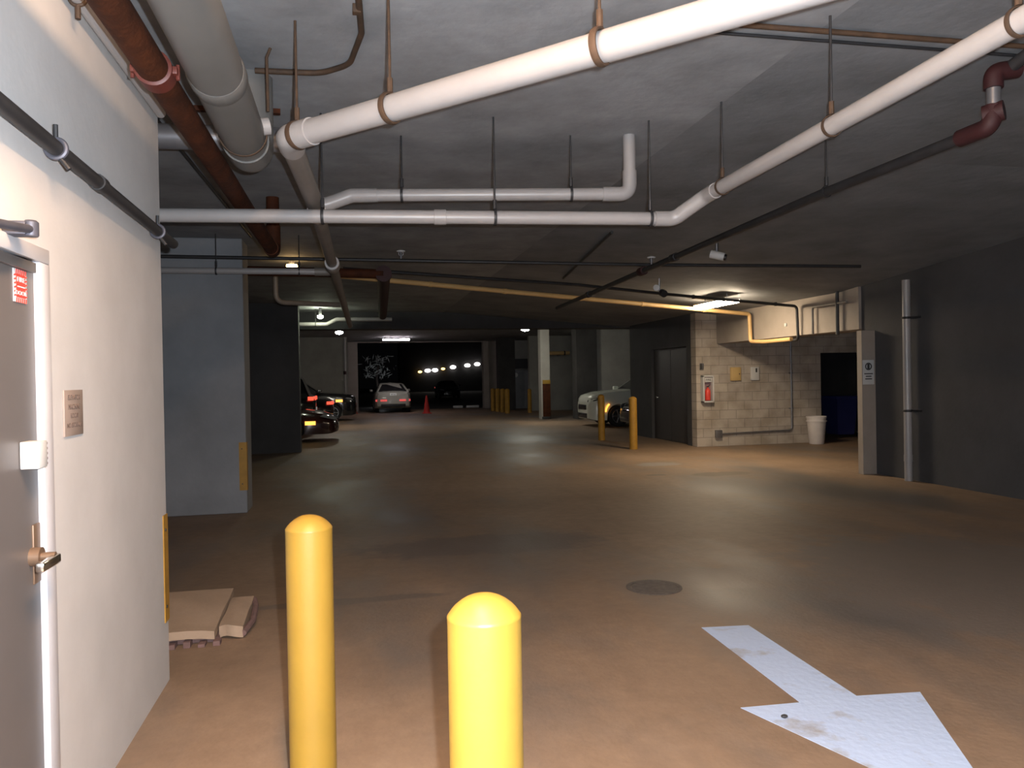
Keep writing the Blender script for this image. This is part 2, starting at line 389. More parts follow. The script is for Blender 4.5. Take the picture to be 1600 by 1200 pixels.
# door closer arm
t = thing('door_closer', 'grey metal door closer arm with rounded pivot end above the grey door', 'door closer', (-.93, 2.2, 2.03))
link('arm', tube(B(), [(0.0, -.6, -.06), (0.0, .0, .0), (0, .33, .038)], .013, 10), M['darksteel'], t)
bm = B(); lathe(bm, [(0, .018), (.019, .018), (.021, .022), (.021, .06), (.015, .066), (0, .066)], 0, .34, 20); link('pivot', bm, M['darksteel'], t)
link('mount', box(B(), -.068, -.005, .31, .37, .02, .06, .004), M['darksteel'], t)

# black conduit along left wall with clamps
t = thing('wall_conduit', 'black iron pipe clamped along the pale left wall', 'pipe', (0, 0, 0))
link('pipe', tube(B(), [(-.955, .6, 2.42), (-.955, 4.55, 2.375)], .026, 16), M['black'], t)
link('coupling', tube(B(), [(-.955, 3.25, 2.391), (-.955, 3.31, 2.39)], .032, 16), M['black'], t)
for y in (2.83, 4.2):
    c = link('clamp', torus(B(), (-.955, y, 2.42-(y-.6)*.0114), (0, 1, 0), .031, .009), M['darksteel'], t)
    link('bolt', tube(B(), [(-.955, y, 2.455-(y-.6)*.0114), (-.955, y, 2.50-(y-.6)*.0114)], .008, 8), M['black'], c)
    link('bolt', tube(B(), [(-.94, y, 2.385-(y-.6)*.0114), (-.915, y, 2.352-(y-.6)*.0114)], .008, 8), M['black'], c)
    link('wall_tab', box(B(), -1.0, -.96, y-.02, y+.02, 2.44-(y-.6)*.0114, 2.452-(y-.6)*.0114), M['black'], c)
# small white pipe high on the wall
t = thing('wall_pipe', 'thin white pipe with rusty bracket running high along left wall', 'pipe')
link('pipe', tube(B(), [(-.962, 1.0, 3.03), (-.962, 4.35, 3.03)], .026, 16), M['pvc'], t)
link('bracket', torus(B(), (-.962, 3.1, 3.03), (0, 1, 0), .029, .008), M['ruststrap'], t)
link('bracket_bolt', tube(B(), [(-.962, 3.1, 3.0), (-.962, 3.1, 2.95)], .01, 8), M['ruststrap'], t)

# yellow corner guards
def guard(cx, cy, z0, z1, sx, label):
    t = thing('corner_guard', label, 'corner guard', (cx, cy, z0), 0, None)
    w = .085; h = z1-z0; e = .006
    bm = B()
    if sx == 'left':     # corner of the left wall: faces +X and +Y
        prism(bm, [(0.0005, -w, 0), (e, -w, 0), (e, e, 0), (-w, e, 0), (-w, .0005, 0), (.0005, .0005, 0)], (0, 0, h))
    else:                # pillar corner: faces -Y and +X
        prism(bm, [(-w, -.0005, 0), (-w, -e, 0), (e, -e, 0), (e, w, 0), (.0005, w, 0), (.0005, -.0005, 0)], (0, 0, h))
    link('angle_plate', bm, M['yellowold'], t, smooth=False)
    for z in (.08, h-.08):
        link('screw', tube(B(), [(e, -w*.6, z), (e+.004, -w*.6, z)] if sx == 'left' else [(-w*.6, -e, z), (-w*.6, -e-.004, z)], .008, 10), M['black'], t)
guard(-1.0, 4.45, .33, .9, 'left', 'worn yellow corner guard on the end of the pale left wall')
guard(-1.29, 9.9, .28, .87, 'pillar', 'worn yellow corner guard on the grey concrete pillar')

# cardboard
t = thing('flattened_cardboard', 'flattened brown cardboard box lying on floor behind the pale wall', 'cardboard', (-1.0, 4.95, .002))
def sheet(name, x0, x1, y0, y1, z0, th, sag, m, rise=0.0):
    bm = B(); nx, ny = 6, 8
    def P(i, j, top):
        u = i/nx; v = j/ny
        x = x0+(x1-x0)*u; y = y0+(y1-y0)*v+(.02*math.sin(5*u+x0*9) if j == 0 else 0)
        z = z0+rise*v+sag*math.sin(PI*u)*.5+.006*math.sin(9*v+4*u)
        return (x, y, z+th*top)
    g = [[[bm.verts.new(P(i, j, k)) for j in range(ny+1)] for i in range(nx+1)] for k in (0, 1)]
    for k in (0, 1):
        for i in range(nx):
            for j in range(ny): bm.faces.new((g[k][i][j], g[k][i+1][j], g[k][i+1][j+1], g[k][i][j+1]))
    for i in range(nx):
        for j in (0, ny): bm.faces.new((g[0][i][j], g[0][i+1][j], g[1][i+1][j], g[1][i][j]))
    for j in range(ny):
        for i in (0, nx): bm.faces.new((g[0][i][j], g[0][i][j+1], g[1][i][j+1], g[1][i][j]))
    return link(name, bm, m, t)
sheet('layer', -.3, .16, .06, .78, .0, .03, .0, M['cardedge'])
sheet('top_panel', -.32, .145, .0, .8, .036, .05, .02, M['card'], .05)
sheet('side_flap', .155, .30, .1, .66, .006, .07, .02, M['card'], .03)
link('flap_edge', tube(B(), fillet([(.302, .1, .03), (.335, .3, .045), (.325, .55, .07), (.302, .66, .085)], .1), .02, 8), M['cardedge'], t)
for k in range(5):
    x = -.2+k*.085; link('torn_edge', box(B(), x, x+.04, -.012-.01*(k % 2), .06, .0, .02+.008*(k % 3)), M['cardedge'], t, smooth=False)

# ------------------------------------------------------------------ bollards
def bollard(x, y, h, r, label, group, m=M['yellow']):
    t = thing('bollard', label, 'bollard', (x, y, 0), random.uniform(0, 6), group)
    link('post', lathe(B(), [(r, 0), (r, h-.053), (r-.003, h-.05)], seg=40), m, t)
    hc = .05; R = (r*r+hc*hc)/(2*hc)
    dome = [(r*1.004, h-hc-.004), (r*1.004, h-hc)]+[(q*r, math.sqrt(R*R-(q*r)**2)-(R-hc)+h-hc) for q in (.97, .9, .8, .65, .5, .35, .18)]+[(0, h)]
    link('dome_cap', lathe(B(), dome, seg=40), m, t)
bollard(.29, 1.76, 1.1, .086, 'bright yellow bollard nearest the camera, right of its taller looking twin', 'near yellow bollards')
bollard(-.17, 2.98, 1.1, .086, 'bright yellow bollard standing nearest the grey door and pale wall', 'near yellow bollards')
bollard(5.97, 15.83, 1.15, .088, 'yellow bollard closest to the dark double door, beside the fire extinguisher wall', 'middle yellow bollards', M['yellowold'])
bollard(6.1, 18.4, 1.15, .085, 'orange yellow bollard standing in front of the white car', 'middle yellow bollards', M['yellowold'])
fb = [(6.72, 36.9, 'far yellow bollard nearest the exit opening, first of a row of four'), (6.80, 36.1, 'far yellow bollard second from the exit opening in a row of four'),
      (6.86, 35.2, 'far yellow bollard third from the exit opening in a row of four'), (6.86, 34.1, 'far yellow bollard last of the row of four beside exit')]
for x, y, l in fb: bollard(x, y, 1.12, .11, l, 'far yellow bollards', M['yellowold'])
bollard(7.89, 34.06, 1.1, .09, 'lone far yellow bollard between the cabinet and the pale pillar', 'far yellow bollards', M['yellowold'])

# ------------------------------------------------------------------ pipes
def coupling(p, axis, r, l, m, parent, name='coupling'):
    a = Vector(axis).normalized(); p = Vector(p)
    bm = B(); tube(bm, [p-a*l/2, p-a*l*.48, p+a*l*.48, p+a*l/2], r, 20, radii=[r*.96, r, r, r*.96]); return link(name, bm, m, parent)
def hanger(p, axis, r, label, group, ztop=None, rodm=None, strap=None, w=.011, name='pipe_hanger'):
    p = Vector(p); zt = (ztop if ztop else zc(p.x, p.y))
    t = thing(name, label, 'pipe hanger', (p.x, p.y, zt), 0, group)
    d = p.z-zt
    link('rod', tube(B(), [(0, 0, .0), (0, 0, d+r+.05)], .0065, 8), rodm or M['black'], t)
    bm = B(); torus(bm, (0, 0, d), axis, r+.006, w, 28, 6, .45)
    link('clamp', bm, strap or M['black'], t)
    link('rod_nut', tube(B(), [(0, 0, d+r+.012), (0, 0, d+r+.075)], .013, 8), strap or M['black'], t)
    return t
# P1: long white pipe, warm lit
t = thing('drain_pipe', 'thick white pipe slanting across upper middle, brightly lit by a warm lamp', 'pipe')
A1 = Vector((-.285, 3.96, 2.81)); A2 = Vector((1.85, 1.80, 2.83)); ax1 = (A2-A1).normalized()
link('pipe', tube(B(), [A1+ax1*.1, A2], .059, 28), M['pvc'], t)
dz = Vector((.06, 1.5, -.0))
J = Vector((-.22, 5.60, 2.82))
link('elbow', tube(B(), fillet([A1+ax1*.17, A1, A1+(J-A1).normalized()*.16], .1, 8), .066, 28), M['pvc'], t)
link('return_pipe', tube(B(), [A1+(J-A1).normalized()*.12, J], .057, 24), M['pvctan'], t)['label'] = 'duller white return pipe'
for (p, l) in (((-.29+.05, 3.96-.05, 2.81), 'rod hanger at the elbow end of the thick slanting white pipe'), ((.19, 3.463, 2.81), 'rusty hanger halfway along the thick slanting white pipe'), ((.915, 2.70, 2.81), 'rusty strap hanger near the top edge of the thick slanting white pipe')):
    hanger(p, ax1, .059, l, 'hangers of the slanting white pipe', strap=M['ruststrap'], rodm=M['ruststrap'], w=.016)
# upper row pipe with its drop from the ceiling
t = thing('drain_pipe', 'upper of two level white pipes, ending in an elbow up into the ceiling', 'pipe')
K = [(-.2, 5.78, 2.83), (-.02, 5.72, 2.93), (.02, 5.71, 2.94), (1.95, 5.39, 2.94), (2.02, 5.375, 2.96), (2.03, 5.37, H0+.02)]
link('pipe', tube(B(), fillet([(-.0, 5.68, 2.94), (1.9, 5.39, 2.94)], .05), .045, 24), M['pvc'], t)
link('angled_elbow', tube(B(), fillet([(-.21, 5.70, 2.86), (-.13, 5.70, 2.885), (.02, 5.68, 2.94), (.14, 5.66, 2.94)], .1), .051, 24), M['pvc'], t)
link('upturned_elbow', tube(B(), fillet([(1.83, 5.40, 2.94), (2.03, 5.37, 2.94), (2.03, 5.37, 3.11)], .13, 8), .052, 24), M['pvc'], t)
link('riser', tube(B(), [(2.03, 5.37, 3.08), (2.03, 5.37, H0+.02)], .045, 24), M['pvc'], t)
coupling((.17, 5.655, 2.94), (1, -.155, 0), .05, .07, M['pvc'], t)
for x, l in ((.38, 'left rod hanger of the upper level white pipe'), (1.6, 'right rod hanger of the upper level white pipe, near its upturned elbow')):
    hanger((x, 5.68-(x+.0)*.1526, 2.94), (1, -.155, 0), .045, l, 'hangers of the upper level white pipe')
# lower row + P3
t = thing('drain_pipe', 'lower long white pipe running from the pale wall then turning toward upper right', 'pipe')
R0 = Vector((-3.2, 5.49, 2.69)); R1 = Vector((2.22, 5.02, 2.69)); R2 = Vector((2.39, 4.86, 2.82)); R3 = Vector((2.31, 1.2, 2.83))
dR = (R1-R0).normalized(); dP = (R3-R2).normalized()
link('pipe', tube(B(), [R0, R1], .045, 24), M['pvc'], t)
link('offset_elbow', tube(B(), fillet([R1-dR*.14, R1, R2, R2+dP*.14], .11, 8), .052, 24), M['pvc'], t)
link('turned_pipe', tube(B(), [R2+dP*.05, R3], .046, 24), M['pvc'], t)
coupling(R0+dR*((.60+3.2)/dR.x), dR, .052, .08, M['pvc'], t)
def onR(x): return R0+dR*((x+3.2)/dR.x)
for x, l in ((-.17, 'leftmost rod hanger of the lower long white pipe'), (.97, 'middle rod hanger of the lower long white pipe'), (2.05, 'rod hanger of lower white pipe next to its offset elbow')):
    hanger(onR(x), dR, .045, l, 'hangers of the lower white pipe')
def onP(y): return R2+dP*((y-R2.y)/dP.y)
for y, l in ((4.62, 'first rod hanger on the white pipe turning to upper right, past the elbow'), (3.42, 'middle rod hanger on the white pipe turning to upper right'), (2.3, 'strap hanger at the top right corner on the white pipe')):
    hanger(onP(y), dP, .046, l, 'hangers of the turned white pipe', strap=M['ruststrap'])
# long depth pipe
t = thing('drain_pipe', 'long dull pipe receding down the garage from the white pipe junction', 'pipe')
D0 = Vector((-.22, 5.62, 2.80)); D1 = Vector((-.02, 17.6, 2.83)); dD = (D1-D0).normalized()
link('pipe', tube(B(), [D0, D1], .052, 20), M['pvctan'], t)
coupling(D0+dD*2.55, dD, .075, .28, M['pvc'], t); coupling(D0+dD*.02, dD, .068, .16, M['pvc'], t)
# pipe to the left at pillar
t = thing('drain_pipe', 'thin level white pipe passing in front of the concrete pillar top', 'pipe')
link('pipe', tube(B(), [(-4.5, 9.65, 2.93), (-.2, 9.6, 2.93)], .038, 18), M['pvc'], t)
link('tee_joint', tube(B(), [(-.42, 9.6, 2.93), (-.2, 9.6, 2.93)], .05, 18), M['pvctan'], t)
for x, l in ((-1.55, 'thin hanger on the level white pipe above the concrete pillar'), (-.6, 'thin hanger on the level white pipe right of the pillar')):
    hanger((x, 9.615, 2.93), (1, 0, 0), .038, l, 'hangers of the pillar pipe')
t = thing('drain_pipe', 'thin white pipe dropping from the ceiling and bending right beyond the pillar', 'pipe')
link('pipe', tube(B(), fillet([(-1.15, 12.6, H0+.01), (-1.15, 12.6, 2.86), (-.08, 13.1, 2.86)], .14, 8), .04, 18), M['pvctan'], t)
# big grey pipe
t = thing('sewer_pipe', 'large grey plastic sewer pipe hanging at upper left beside the rusty pipe', 'pipe')
G0 = Vector((-.53, .8, 2.92)); G1 = Vector((-.545, 4.62, 2.92))
link('pipe', tube(B(), [G0, G1], .115, 36), M['pvcgrey'], t)
dG = (G1-G0).normalized()
link('coupling', tube(B(), [G0+dG*2.62, G0+dG*2.64, G0+dG*2.72, G0+dG*2.735], .121, 36, radii=[.116, .122, .122, .116]), M['pvcgrey'], t)
link('end_elbow', tube(B(), fillet([G1-dG*.22, G1+dG*.06, G1+dG*.06+Vector((0, 0, .45))], .2, 10), .124, 36), M['pvcgrey'], t)
link('reflection_stub', tube(B(), [(-.45, 4.25, 2.95), (-.405, 4.26, 2.96)], .045, 20), M['pvc'], t)  # pale stub added in place of a bright reflection on the pipe
for y, l in ((4.25, 'bent rod hanger on the right side of the large grey pipe'),):
    h = thing('pipe_hanger', l, 'pipe hanger', (-.41, y, zc(0, 0)))
    link('rod', tube(B(), fillet([(.02, .0, 0), (0, 0, -.05), (0, 0.02, -.33)], .02), .008, 8), M['ruststrap'], h)
    link('clamp', torus(B(), (-.13, .02, -.45), (0, 1, 0), .122, .01, 30, 6, .5), M['ruststrap'], h)
# rusty pipe
t = thing('sprinkler_main', 'rusty brown steel pipe with red coupling along the upper left wall', 'pipe')
link('pipe', tube(B(), [(-.765, .8, 2.85), (-.715, 7.6, 2.85)], .06, 28), M['rust'], t)
def ruco(y):
    x = -.765+(y-.8)*.00735; bm = B(); tube(bm, [(x, y-.05, 2.85), (x, y-.045, 2.85), (x, y+.045, 2.85), (x, y+.05, 2.85)], .07, 28, radii=[.062, .072, .072, .062]); c = link('coupling', bm, M['rustred'], t)
    for s in (-1, 1):
        bm = B(); box(bm, x+s*.07-.018, x+s*.07+.018, y-.03, y+.03, 2.835, 2.865, .003); tube(bm, [(x+s*.085, y, 2.82), (x+s*.085, y, 2.88)], .008, 8); link('bolt_pad', bm, M['rustred'], c)
ruco(3.3)
link('upturned_elbow', tube(B(), fillet([(-.716, 7.45, 2.85), (-.714, 7.68, 2.85), (-.714, 7.68, 3.1)], .12, 8), .068, 24), M['rust'], t)
link('riser', tube(B(), [(-.714, 7.68, 3.08), (-.714, 7.68, H0)], .06, 20), M['rust'], t)
# silver duct with its brown support
t = thing('duct', 'shiny silver duct crossing behind the rusty pipe at upper left', 'duct')
link('pipe', tube(B(), [(-3.6, 5.06, 3.1), (-.32, 4.96, 3.1)], .075, 24), M['silver'], t)
link('end_cap', tube(B(), [(-.38, 4.962, 3.1), (-.31, 4.96, 3.1)], .08, 24), M['silver'], t)
t = thing('support_bar', 'brown rusty bar crossing just above the silver duct', 'bar')
link('angle', prism(B(), [(-3.5, 4.98, 3.24), (-3.5, 5.02, 3.24), (-3.5, 5.02, 3.28), (-3.5, 5.015, 3.28), (-3.5, 5.015, 3.245), (-3.5, 4.98, 3.245)], (3.1, -.1, 0)), M['rust'], t, smooth=False)
link('hanger_rod', tube(B(), [(-.55, 4.92, 3.26), (-.55, 4.92, H0)], .007, 8), M['rust'], t)
# thin conduits
def conduit(label, pts, r, m, rad=.06, clips=None, name='conduit', zclip=None):
    t = thing(name, label, 'conduit'); link('tube', tube(B(), fillet(pts, rad), r, 10), m, t)
    for c in clips or []:
        bm = B(); box(bm, c[0]-.02, c[0]+.02, c[1]-.02, c[1]+.02, c[2]-r*1.3, c[2]+r*1.3, .003); link('clip', bm, m, t)
    return t
conduit('thin dark conduit on ceiling left of the rusty pipe', [(-1.24, 4.7, 3.34), (-1.15, 9.6, 3.34)], .014, M['black'])
conduit('looping brown conduit on ceiling between grey and white pipes', [(.05, 3.06, 3.35), (.06, 3.55, 3.35), (.08, 3.95, 3.35), (.02, 4.35, 3.35), (-.14, 4.5, 3.35), (-.5, 4.52, 3.35)], .016, M['ruststrap'], .2, [(.055, 3.7, 3.35)])
t = conduit('cream ceiling conduit crossing the top of the view with junction boxes', [(-.85, 3.28, 3.33), (.33, 3.28, 3.33), (1.4, 3.22, 3.33)], .026, M['pvctan'], .02)
link('fitting', box(B(), .25, .36, 3.24, 3.32, 3.29, 3.36, .006), M['ruststrap'], t)
link('sleeve', tube(B(), [(.78, 3.255, 3.33), (.9, 3.248, 3.33)], .033, 14), M['pvc'], t)
conduit('dark thin conduit on ceiling at upper right behind the white pipe', [(1.5, 3.55, 3.35), (3.9, 3.50, 3.34)], .014, M['ruststrap'])
conduit('thin second conduit on ceiling at upper right, just below the dark one', [(1.5, 3.66, 3.355), (3.9, 3.62, 3.345)], .009, M['black'])
conduit('short dark conduit slanting on the ceiling beneath the level white pipes', [(3.46, 12.3, 3.24), (3.02, 8.6, 3.29)], .02, M['black'])
# right sprinkler line
t = thing('sprinkler_pipe', 'dark sprinkler pipe with red elbows receding along the right ceiling', 'pipe')
Q = [(3.5, 3.67, 2.95), (3.5, 5.2, 2.95), (3.86, 14.2, 2.92)]
link('pipe', tube(B(), Q, .034, 16), M['black'], t)
link('elbow', tube(B(), fillet([(3.5, 3.86, 2.95), (3.5, 3.64, 2.95), (3.52, 3.64, 3.06)], .07, 8), .05, 18), M['deepred'], t)
bm = B(); tube(bm, [(3.49, 3.68, 3.02), (3.55, 3.6, 3.03)], .055, 16); link('coupling', bm, M['deepred'], t)
link('riser', tube(B(), [(3.52, 3.64, 3.02), (3.52, 3.64, 3.2)], .036, 16), M['greysteel'], t)
link('elbow', tube(B(), fillet([(3.52, 3.64, 3.16), (3.52, 3.64, 3.25), (3.66, 3.62, 3.27)], .05, 8), .05, 18), M['deepred'], t)
link('branch', tube(B(), [(3.6, 3.63, 3.265), (3.62, 3.4, 3.33), (3.7, 2.4, 3.34)], .036, 14), M['black'], t)
coupling((3.665, 9.3, 2.937), (.04, 1, 0), .055, .16, M['deepred'], t, 'tee_joint')
coupling((3.62, 8.2, 2.94), (.04, 1, 0), .046, .14, M['black'], t)
coupling((3.77, 11.9, 2.928), (.04, 1, 0), .05, .14, M['black'], t)
hanger((3.5, 5.15, 2.95), (0, 1, 0), .034, 'thin hanger on dark sprinkler pipe under the right white pipe', 'sprinkler pipe hangers')
# sprinkler branch across
t = thing('sprinkler_pipe', 'thin dark sprinkler branch crossing the ceiling left to right', 'pipe')
link('pipe', tube(B(), [(-3.6, 9.82, 3.13), (3.66, 9.3, 3.02), (6.6, 9.0, 2.99)], .022, 12), M['black'], t)
def sprink(x, y, z, label):
    t = thing('fire_sprinkler', label, 'sprinkler', (x, y, z), 0, 'sprinkler heads')
    link('stem', tube(B(), [(0, 0, -.02), (0, 0, .09)], .014, 10), M['greysteel'], t)
    link('deflector', lathe(B(), [(0, .075), (.05, .07), (.055, .085), (.02, .1), (0, .1)], seg=16), M['white'], t)
    link('frame', torus(B(), (0, 0, .05), (0, 1, 0), .028, .006, 14, 6), M['greysteel'], t)
sprink(.62, 9.58, 3.11, 'small pale sprinkler head above the dark red pipe in ceiling middle')
sprink(3.78, 9.27, 3.03, 'tiny pale sprinkler head beside the red tee joint')
t = thing('red_pipe', 'dark red vertical sprinkler valve pipe hanging from ceiling left of middle', 'pipe')
link('pipe', tube(B(), [(.43, 10.1, 2.97), (.66, 16.5, 2.97)], .085, 20), M['deepred'], t)
link('flange', tube(B(), [(.42, 9.98, 2.97), (.425, 10.12, 2.97)], .105, 24), M['deepred'], t)
link('branch', tube(B(), [(-1.25, 10.08, 3.0), (.42, 10.03, 2.97)], .06, 16), M['rust'], t)
# emergency lights / camera
def twin_light(x, y, z, label):
    t = thing('security_camera', label, 'security camera', (x, y, z), 0, 'ceiling cameras')
    link('bracket', tube(B(), [(0, 0, .0), (0, 0, zc(x, y)-z)], .02, 10), M['greysteel'], t)
    link('housing', tube(B(), [(-.07, .03, -.02), (.07, -.06, -.07)], .052, 18), M['white'], t)
    link('lens', tube(B(), [(.06, -.055, -.067), (.09, -.073, -.08)], .04, 18), M['trimblack'], t)
twin_light(4.5, 8.9, 3.13, 'small white camera on the ceiling under the turned white pipe')
t = thing('spotlight', 'small dark and pale spotlight unit on black conduit left of the lit fixture', 'spotlight', (4.9, 11.7, 2.96))
link('pale_lamp', tube(B(), [(-.06, 0, .06), (-.08, -.07, .05)], .05, 16), M['white'], t)
link('dark_lamp', tube(B(), [(.04, 0, -.02), (.05, -.08, -.05)], .06, 16), M['black'], t)
link('bracket', tube(B(), [(0, 0, 0), (0, 0, zc(4.9, 11.7)-2.96)], .015, 8), M['greysteel'], t)
# black conduit & gold conduit to the beam
t = conduit('black conduit with clips crossing the ceiling and dropping down the lit beam', [(-.1, 11.0, 3.17), (3.56, 11.75, 3.06), (5.1, 12.05, 2.96), (7.86, 12.5, 2.80), (7.88, 12.5, 2.2), (7.9, 12.66, 2.2)], .026, M['black'], .08, [(5.7, 12.15, 2.925), (6.3, 12.25, 2.89), (7.4, 12.43, 2.83)])
t = conduit('gold painted conduit crossing the ceiling and dropping at the lit beam', [(-.2, 11.8, 3.18), (7.84, 14.15, 2.80), (7.86, 14.15, 2.25), (7.9, 13.7, 2.22), (7.9, 12.75, 2.22)], .04, M['gold'], .07)
for k in (.18, .34, .52, .68, .86):
    p = Vector((-.2, 11.8, 3.18)).lerp(Vector((7.84, 14.15, 2.80)), k); coupling(p, (8.04, 2.55, -.32), .046, .06, M['gold'], t)
t = thing('junction_box', 'small pale electrical box on the lit beam face', 'box', (7.95, 13.0, 2.5))
link('box', box(B(), -.02, -.0005, -.03, .03, -.03, .03, .003), M['white'], t)
# faint framed pipe on the right end of beam
conduit('grey conduit bent down the right end of the lit beam', [(7.88, 12.05, 2.27), (7.88, 12.05, 2.74), (7.88, 11.1, 2.74)], .022, M['pvctan'], .06)
conduit('dark vertical conduit down the lit beam near the pilaster', [(7.88, 11.35, 2.22), (7.88, 11.35, zc(7.88, 11.35))], .03, M['black'], .03)
# pale pipe on right wall
t = thing('downpipe', 'pale vertical downpipe with two dark straps on the dark right wall', 'pipe', (7.9, 9.76, 0))
link('pipe', tube(B(), [(0, 0, .0), (0, 0, 2.92)], .055, 22), M['pvc'], t)
coupling((0, 0, .33), (0, 0, 1), .06, .1, M['pvc'], t)
for z in (1.02, 2.37):
    s = link('strap', torus(B(), (0, 0, z), (0, 0, 1), .058, .016, 26, 8, .5), M['black'], t)
    link('strap_tab', box(B(), .05, .0995, -.17, .03, z-.014, z+.014, .003), M['black'], s)
# lit pipes in the next bay
t = thing('drain_pipe', 'yellowish lit pipe with a kink in the far bay ceiling', 'pipe')
link('pipe', tube(B(), fillet([(-2.6, 19.4, 3.0), (-.58, 19.4, 3.0), (-.34, 19.4, 3.12), (1.0, 19.4, 3.12)], .12), .05, 16), M['pvc'], t)
hanger((-.85, 19.4, 3.0), (1, 0, 0), .05, 'rod hanger on the kinked lit pipe in the far bay', None)
t = thing('drain_pipe', 'short pale gold pipe on wall of far right bay behind pale pillar', 'pipe')
link('pipe', tube(B(), [(8.9, 35.6, 2.75), (10.25, 35.6, 2.75)], .09, 16), M['gold'], t); link('end_cap', tube(B(), [(8.75, 35.6, 2.75), (8.95, 35.6, 2.75)], .1, 16), M['pvc'], t); coupling((10.0, 35.6, 2.75), (1, 0, 0), .11, .06, M['black'], t)
for x in (9.2, 9.8): link('bracket', box(B(), x-.02, x+.02, 35.6, 36.2, 2.65, 2.68), M['black'], t)
t = thing('downpipe', 'thin vertical pipe on the lit wall left of the exit opening', 'pipe', (-.32, 36.2, 0))
link('pipe', tube(B(), [(0, 0, 0), (0, 0, 3.6)], .05, 14), M['pvc'], t); link('collar', tube(B(), [(0, 0, 1.9), (0, 0, 2.05)], .07, 14), M['deepred'], t)

# ------------------------------------------------------------------ luminaires
def fixture(label, x, y, z, lx, ly, m, ztop, h=.07, group='fluorescent ceiling lights', wrap=True):
    t = thing('ceiling_light', label, 'light', (x, y, z), 0, group)
    link('housing', box(B(), -lx/2, lx/2, -ly/2, ly/2, h, h+.03, .004), M['white'], t)
    bm = B()
    if lx > ly: prof = [(-ly/2+.005, h), (-ly/2+.02, .015), (0, 0), (ly/2-.02, .015), (ly/2-.005, h)]; prism(bm, [(-lx/2+.01, a, b) for a, b in prof], (lx-.02, 0, 0))
    else: prof = [(-lx/2+.005, h), (-lx/2+.02, .015), (0, 0), (lx/2-.02, .015), (lx/2-.005, h)]; prism(bm, [(a, -ly/2+.01, b) for a, b in prof], (0, ly-.02, 0))
    link('diffuser', bm, m, t)
    if ztop-z-h-.03 > .01:
        for s in (-1, 1):
            dx, dy = (s*lx*.35, 0) if lx > ly else (0, s*ly*.35)
            link('stem', tube(B(), [(dx, dy, h+.02), (dx, dy, ztop-z)], .008, 8), M['greysteel'], t)
    return t
fixture('glowing fluorescent ceiling light in front of the concrete block wall', 6.55, 13.02, 2.84, .32, 1.22, M['tube_warm'], zc(6.55, 13.02))
fixture('overhead fluorescent ceiling light just above the two near bollards', .02, 1.2, 3.26, .16, 1.22, M['tube_over'], H0, .06)
fixture('bright pinkish tube light above the far exit opening', 2.07, 36.6, 3.47, 1.26, .12, M['tube_far'], 3.62)
def lamp(label, x, y, z, m, r=.16, rz=.07, ztop=None):
    t = thing('ceiling_lamp', label, 'light', (x, y, z), 0, 'round ceiling lamps')
    link('globe', lathe(B(), [(0, -rz)]+[(r*math.cos(a), rz*math.sin(a)) for a in [-1.2, -.8, -.4, 0, .35]]+[(0, rz*.4)], seg=24), m, t)
    zt = (ztop or zc(x, y))-z
    link('base', tube(B(), [(0, 0, rz*.3), (0, 0, zt)], r*.5, 16), M['greysteel'], t)
lamp('round white ceiling lamp left of the far exit, just below the beam', -.41, 27.3, 3.29, M['lamp_white'], .13, .07)
lamp('round white ceiling lamp in front of the far right bays', 6.0, 26.4, 3.31, M['lamp_white'], .15, .07)
lamp('greenish lamp hanging by the kinked pipe in the far bay', -.72, 19.0, 3.16, M['lamp_green'], .07, .06)
lamp('small amber glowing lamp behind the level pipe beside the pillar', -.82, 11.5, 3.27, M['lamp_amber'], .08, .06)
fixture('dim tube light hidden behind the wall beside the red extinguisher bay', 10.8, 24.2, 3.4, 1.22, .14, emis('bay_tube', (.95, 1, .88), 5), 3.62)
fixture('dim tube light in the far bay behind the pale pillar', 10.5, 33.0, 3.4, .14, 1.22, emis('bay_tube_far', (.97, 1, .8), 4), 3.62)
fixture('tube light in the left parking bay above the dark cars', -3.0, 33.5, 3.4, .14, 1.22, emis('left_bay_tube', (1, .9, .8), 3.0), 3.62)

# ------------------------------------------------------------------ block wall items
t = thing('extinguisher_cabinet', 'white cabinet with red fire extinguisher inside on the block wall', 'fire extinguisher cabinet', (7.68, 15.8, 1.28))
bm = B(); box(bm, -.13, -.1, -.14, -.001, -.3, .3, .005); box(bm, .1, .13, -.14, -.001, -.3, .3, .005); box(bm, -.13, .13, -.14, -.001, .265, .3, .005); box(bm, -.13, .13, -.14, -.001, -.3, -.265, .005); box(bm, -.12, .12, -.012, -.001, -.29, .29)
link('case', bm, M['white'], t)
link('backing', box(B(), -.1, .1, -.02, -.0125, -.265, .265), mat('cabinet_backing', (.32, .2, .2), .6, var=.2), t)
e = link('extinguisher', lathe(B(), [(0, -.25), (.055, -.25), (.06, -.24), (.06, -.05), (.045, -.01), (.018, .01), (.018, .04), (0, .04)], 0, -.08, 20), M['red'], t)
bm = B(); box(bm, -.03, .03, -.09, -.07, .04, .065, .004); tube(bm, [(.02, -.08, .06), (.05, -.09, .09)], .008, 8); link('valve', bm, M['black'], e)
text('word', 'FIRE', .07, face_my(0, -.13, .2), M['inkblack'], t)
link('label_plate', box(B(), -.085, .085, -.129, -.126, .15, .25, .001), M['white'], t)
t = thing('wall_sounder', 'small dark alarm box high on the block wall edge', 'alarm', (7.56, 15.8, 1.78))
link('body', box(B(), -.03, .05, -.05, -.0005, -.07, .07, .006), M['greysteel'], t); link('lens', box(B(), -.035, .0, -.06, -.048, -.06, .06, .004), M['inkblack'], t)
t = thing('control_box', 'tan control box on the block wall', 'box', (8.38, 15.8, 1.6))
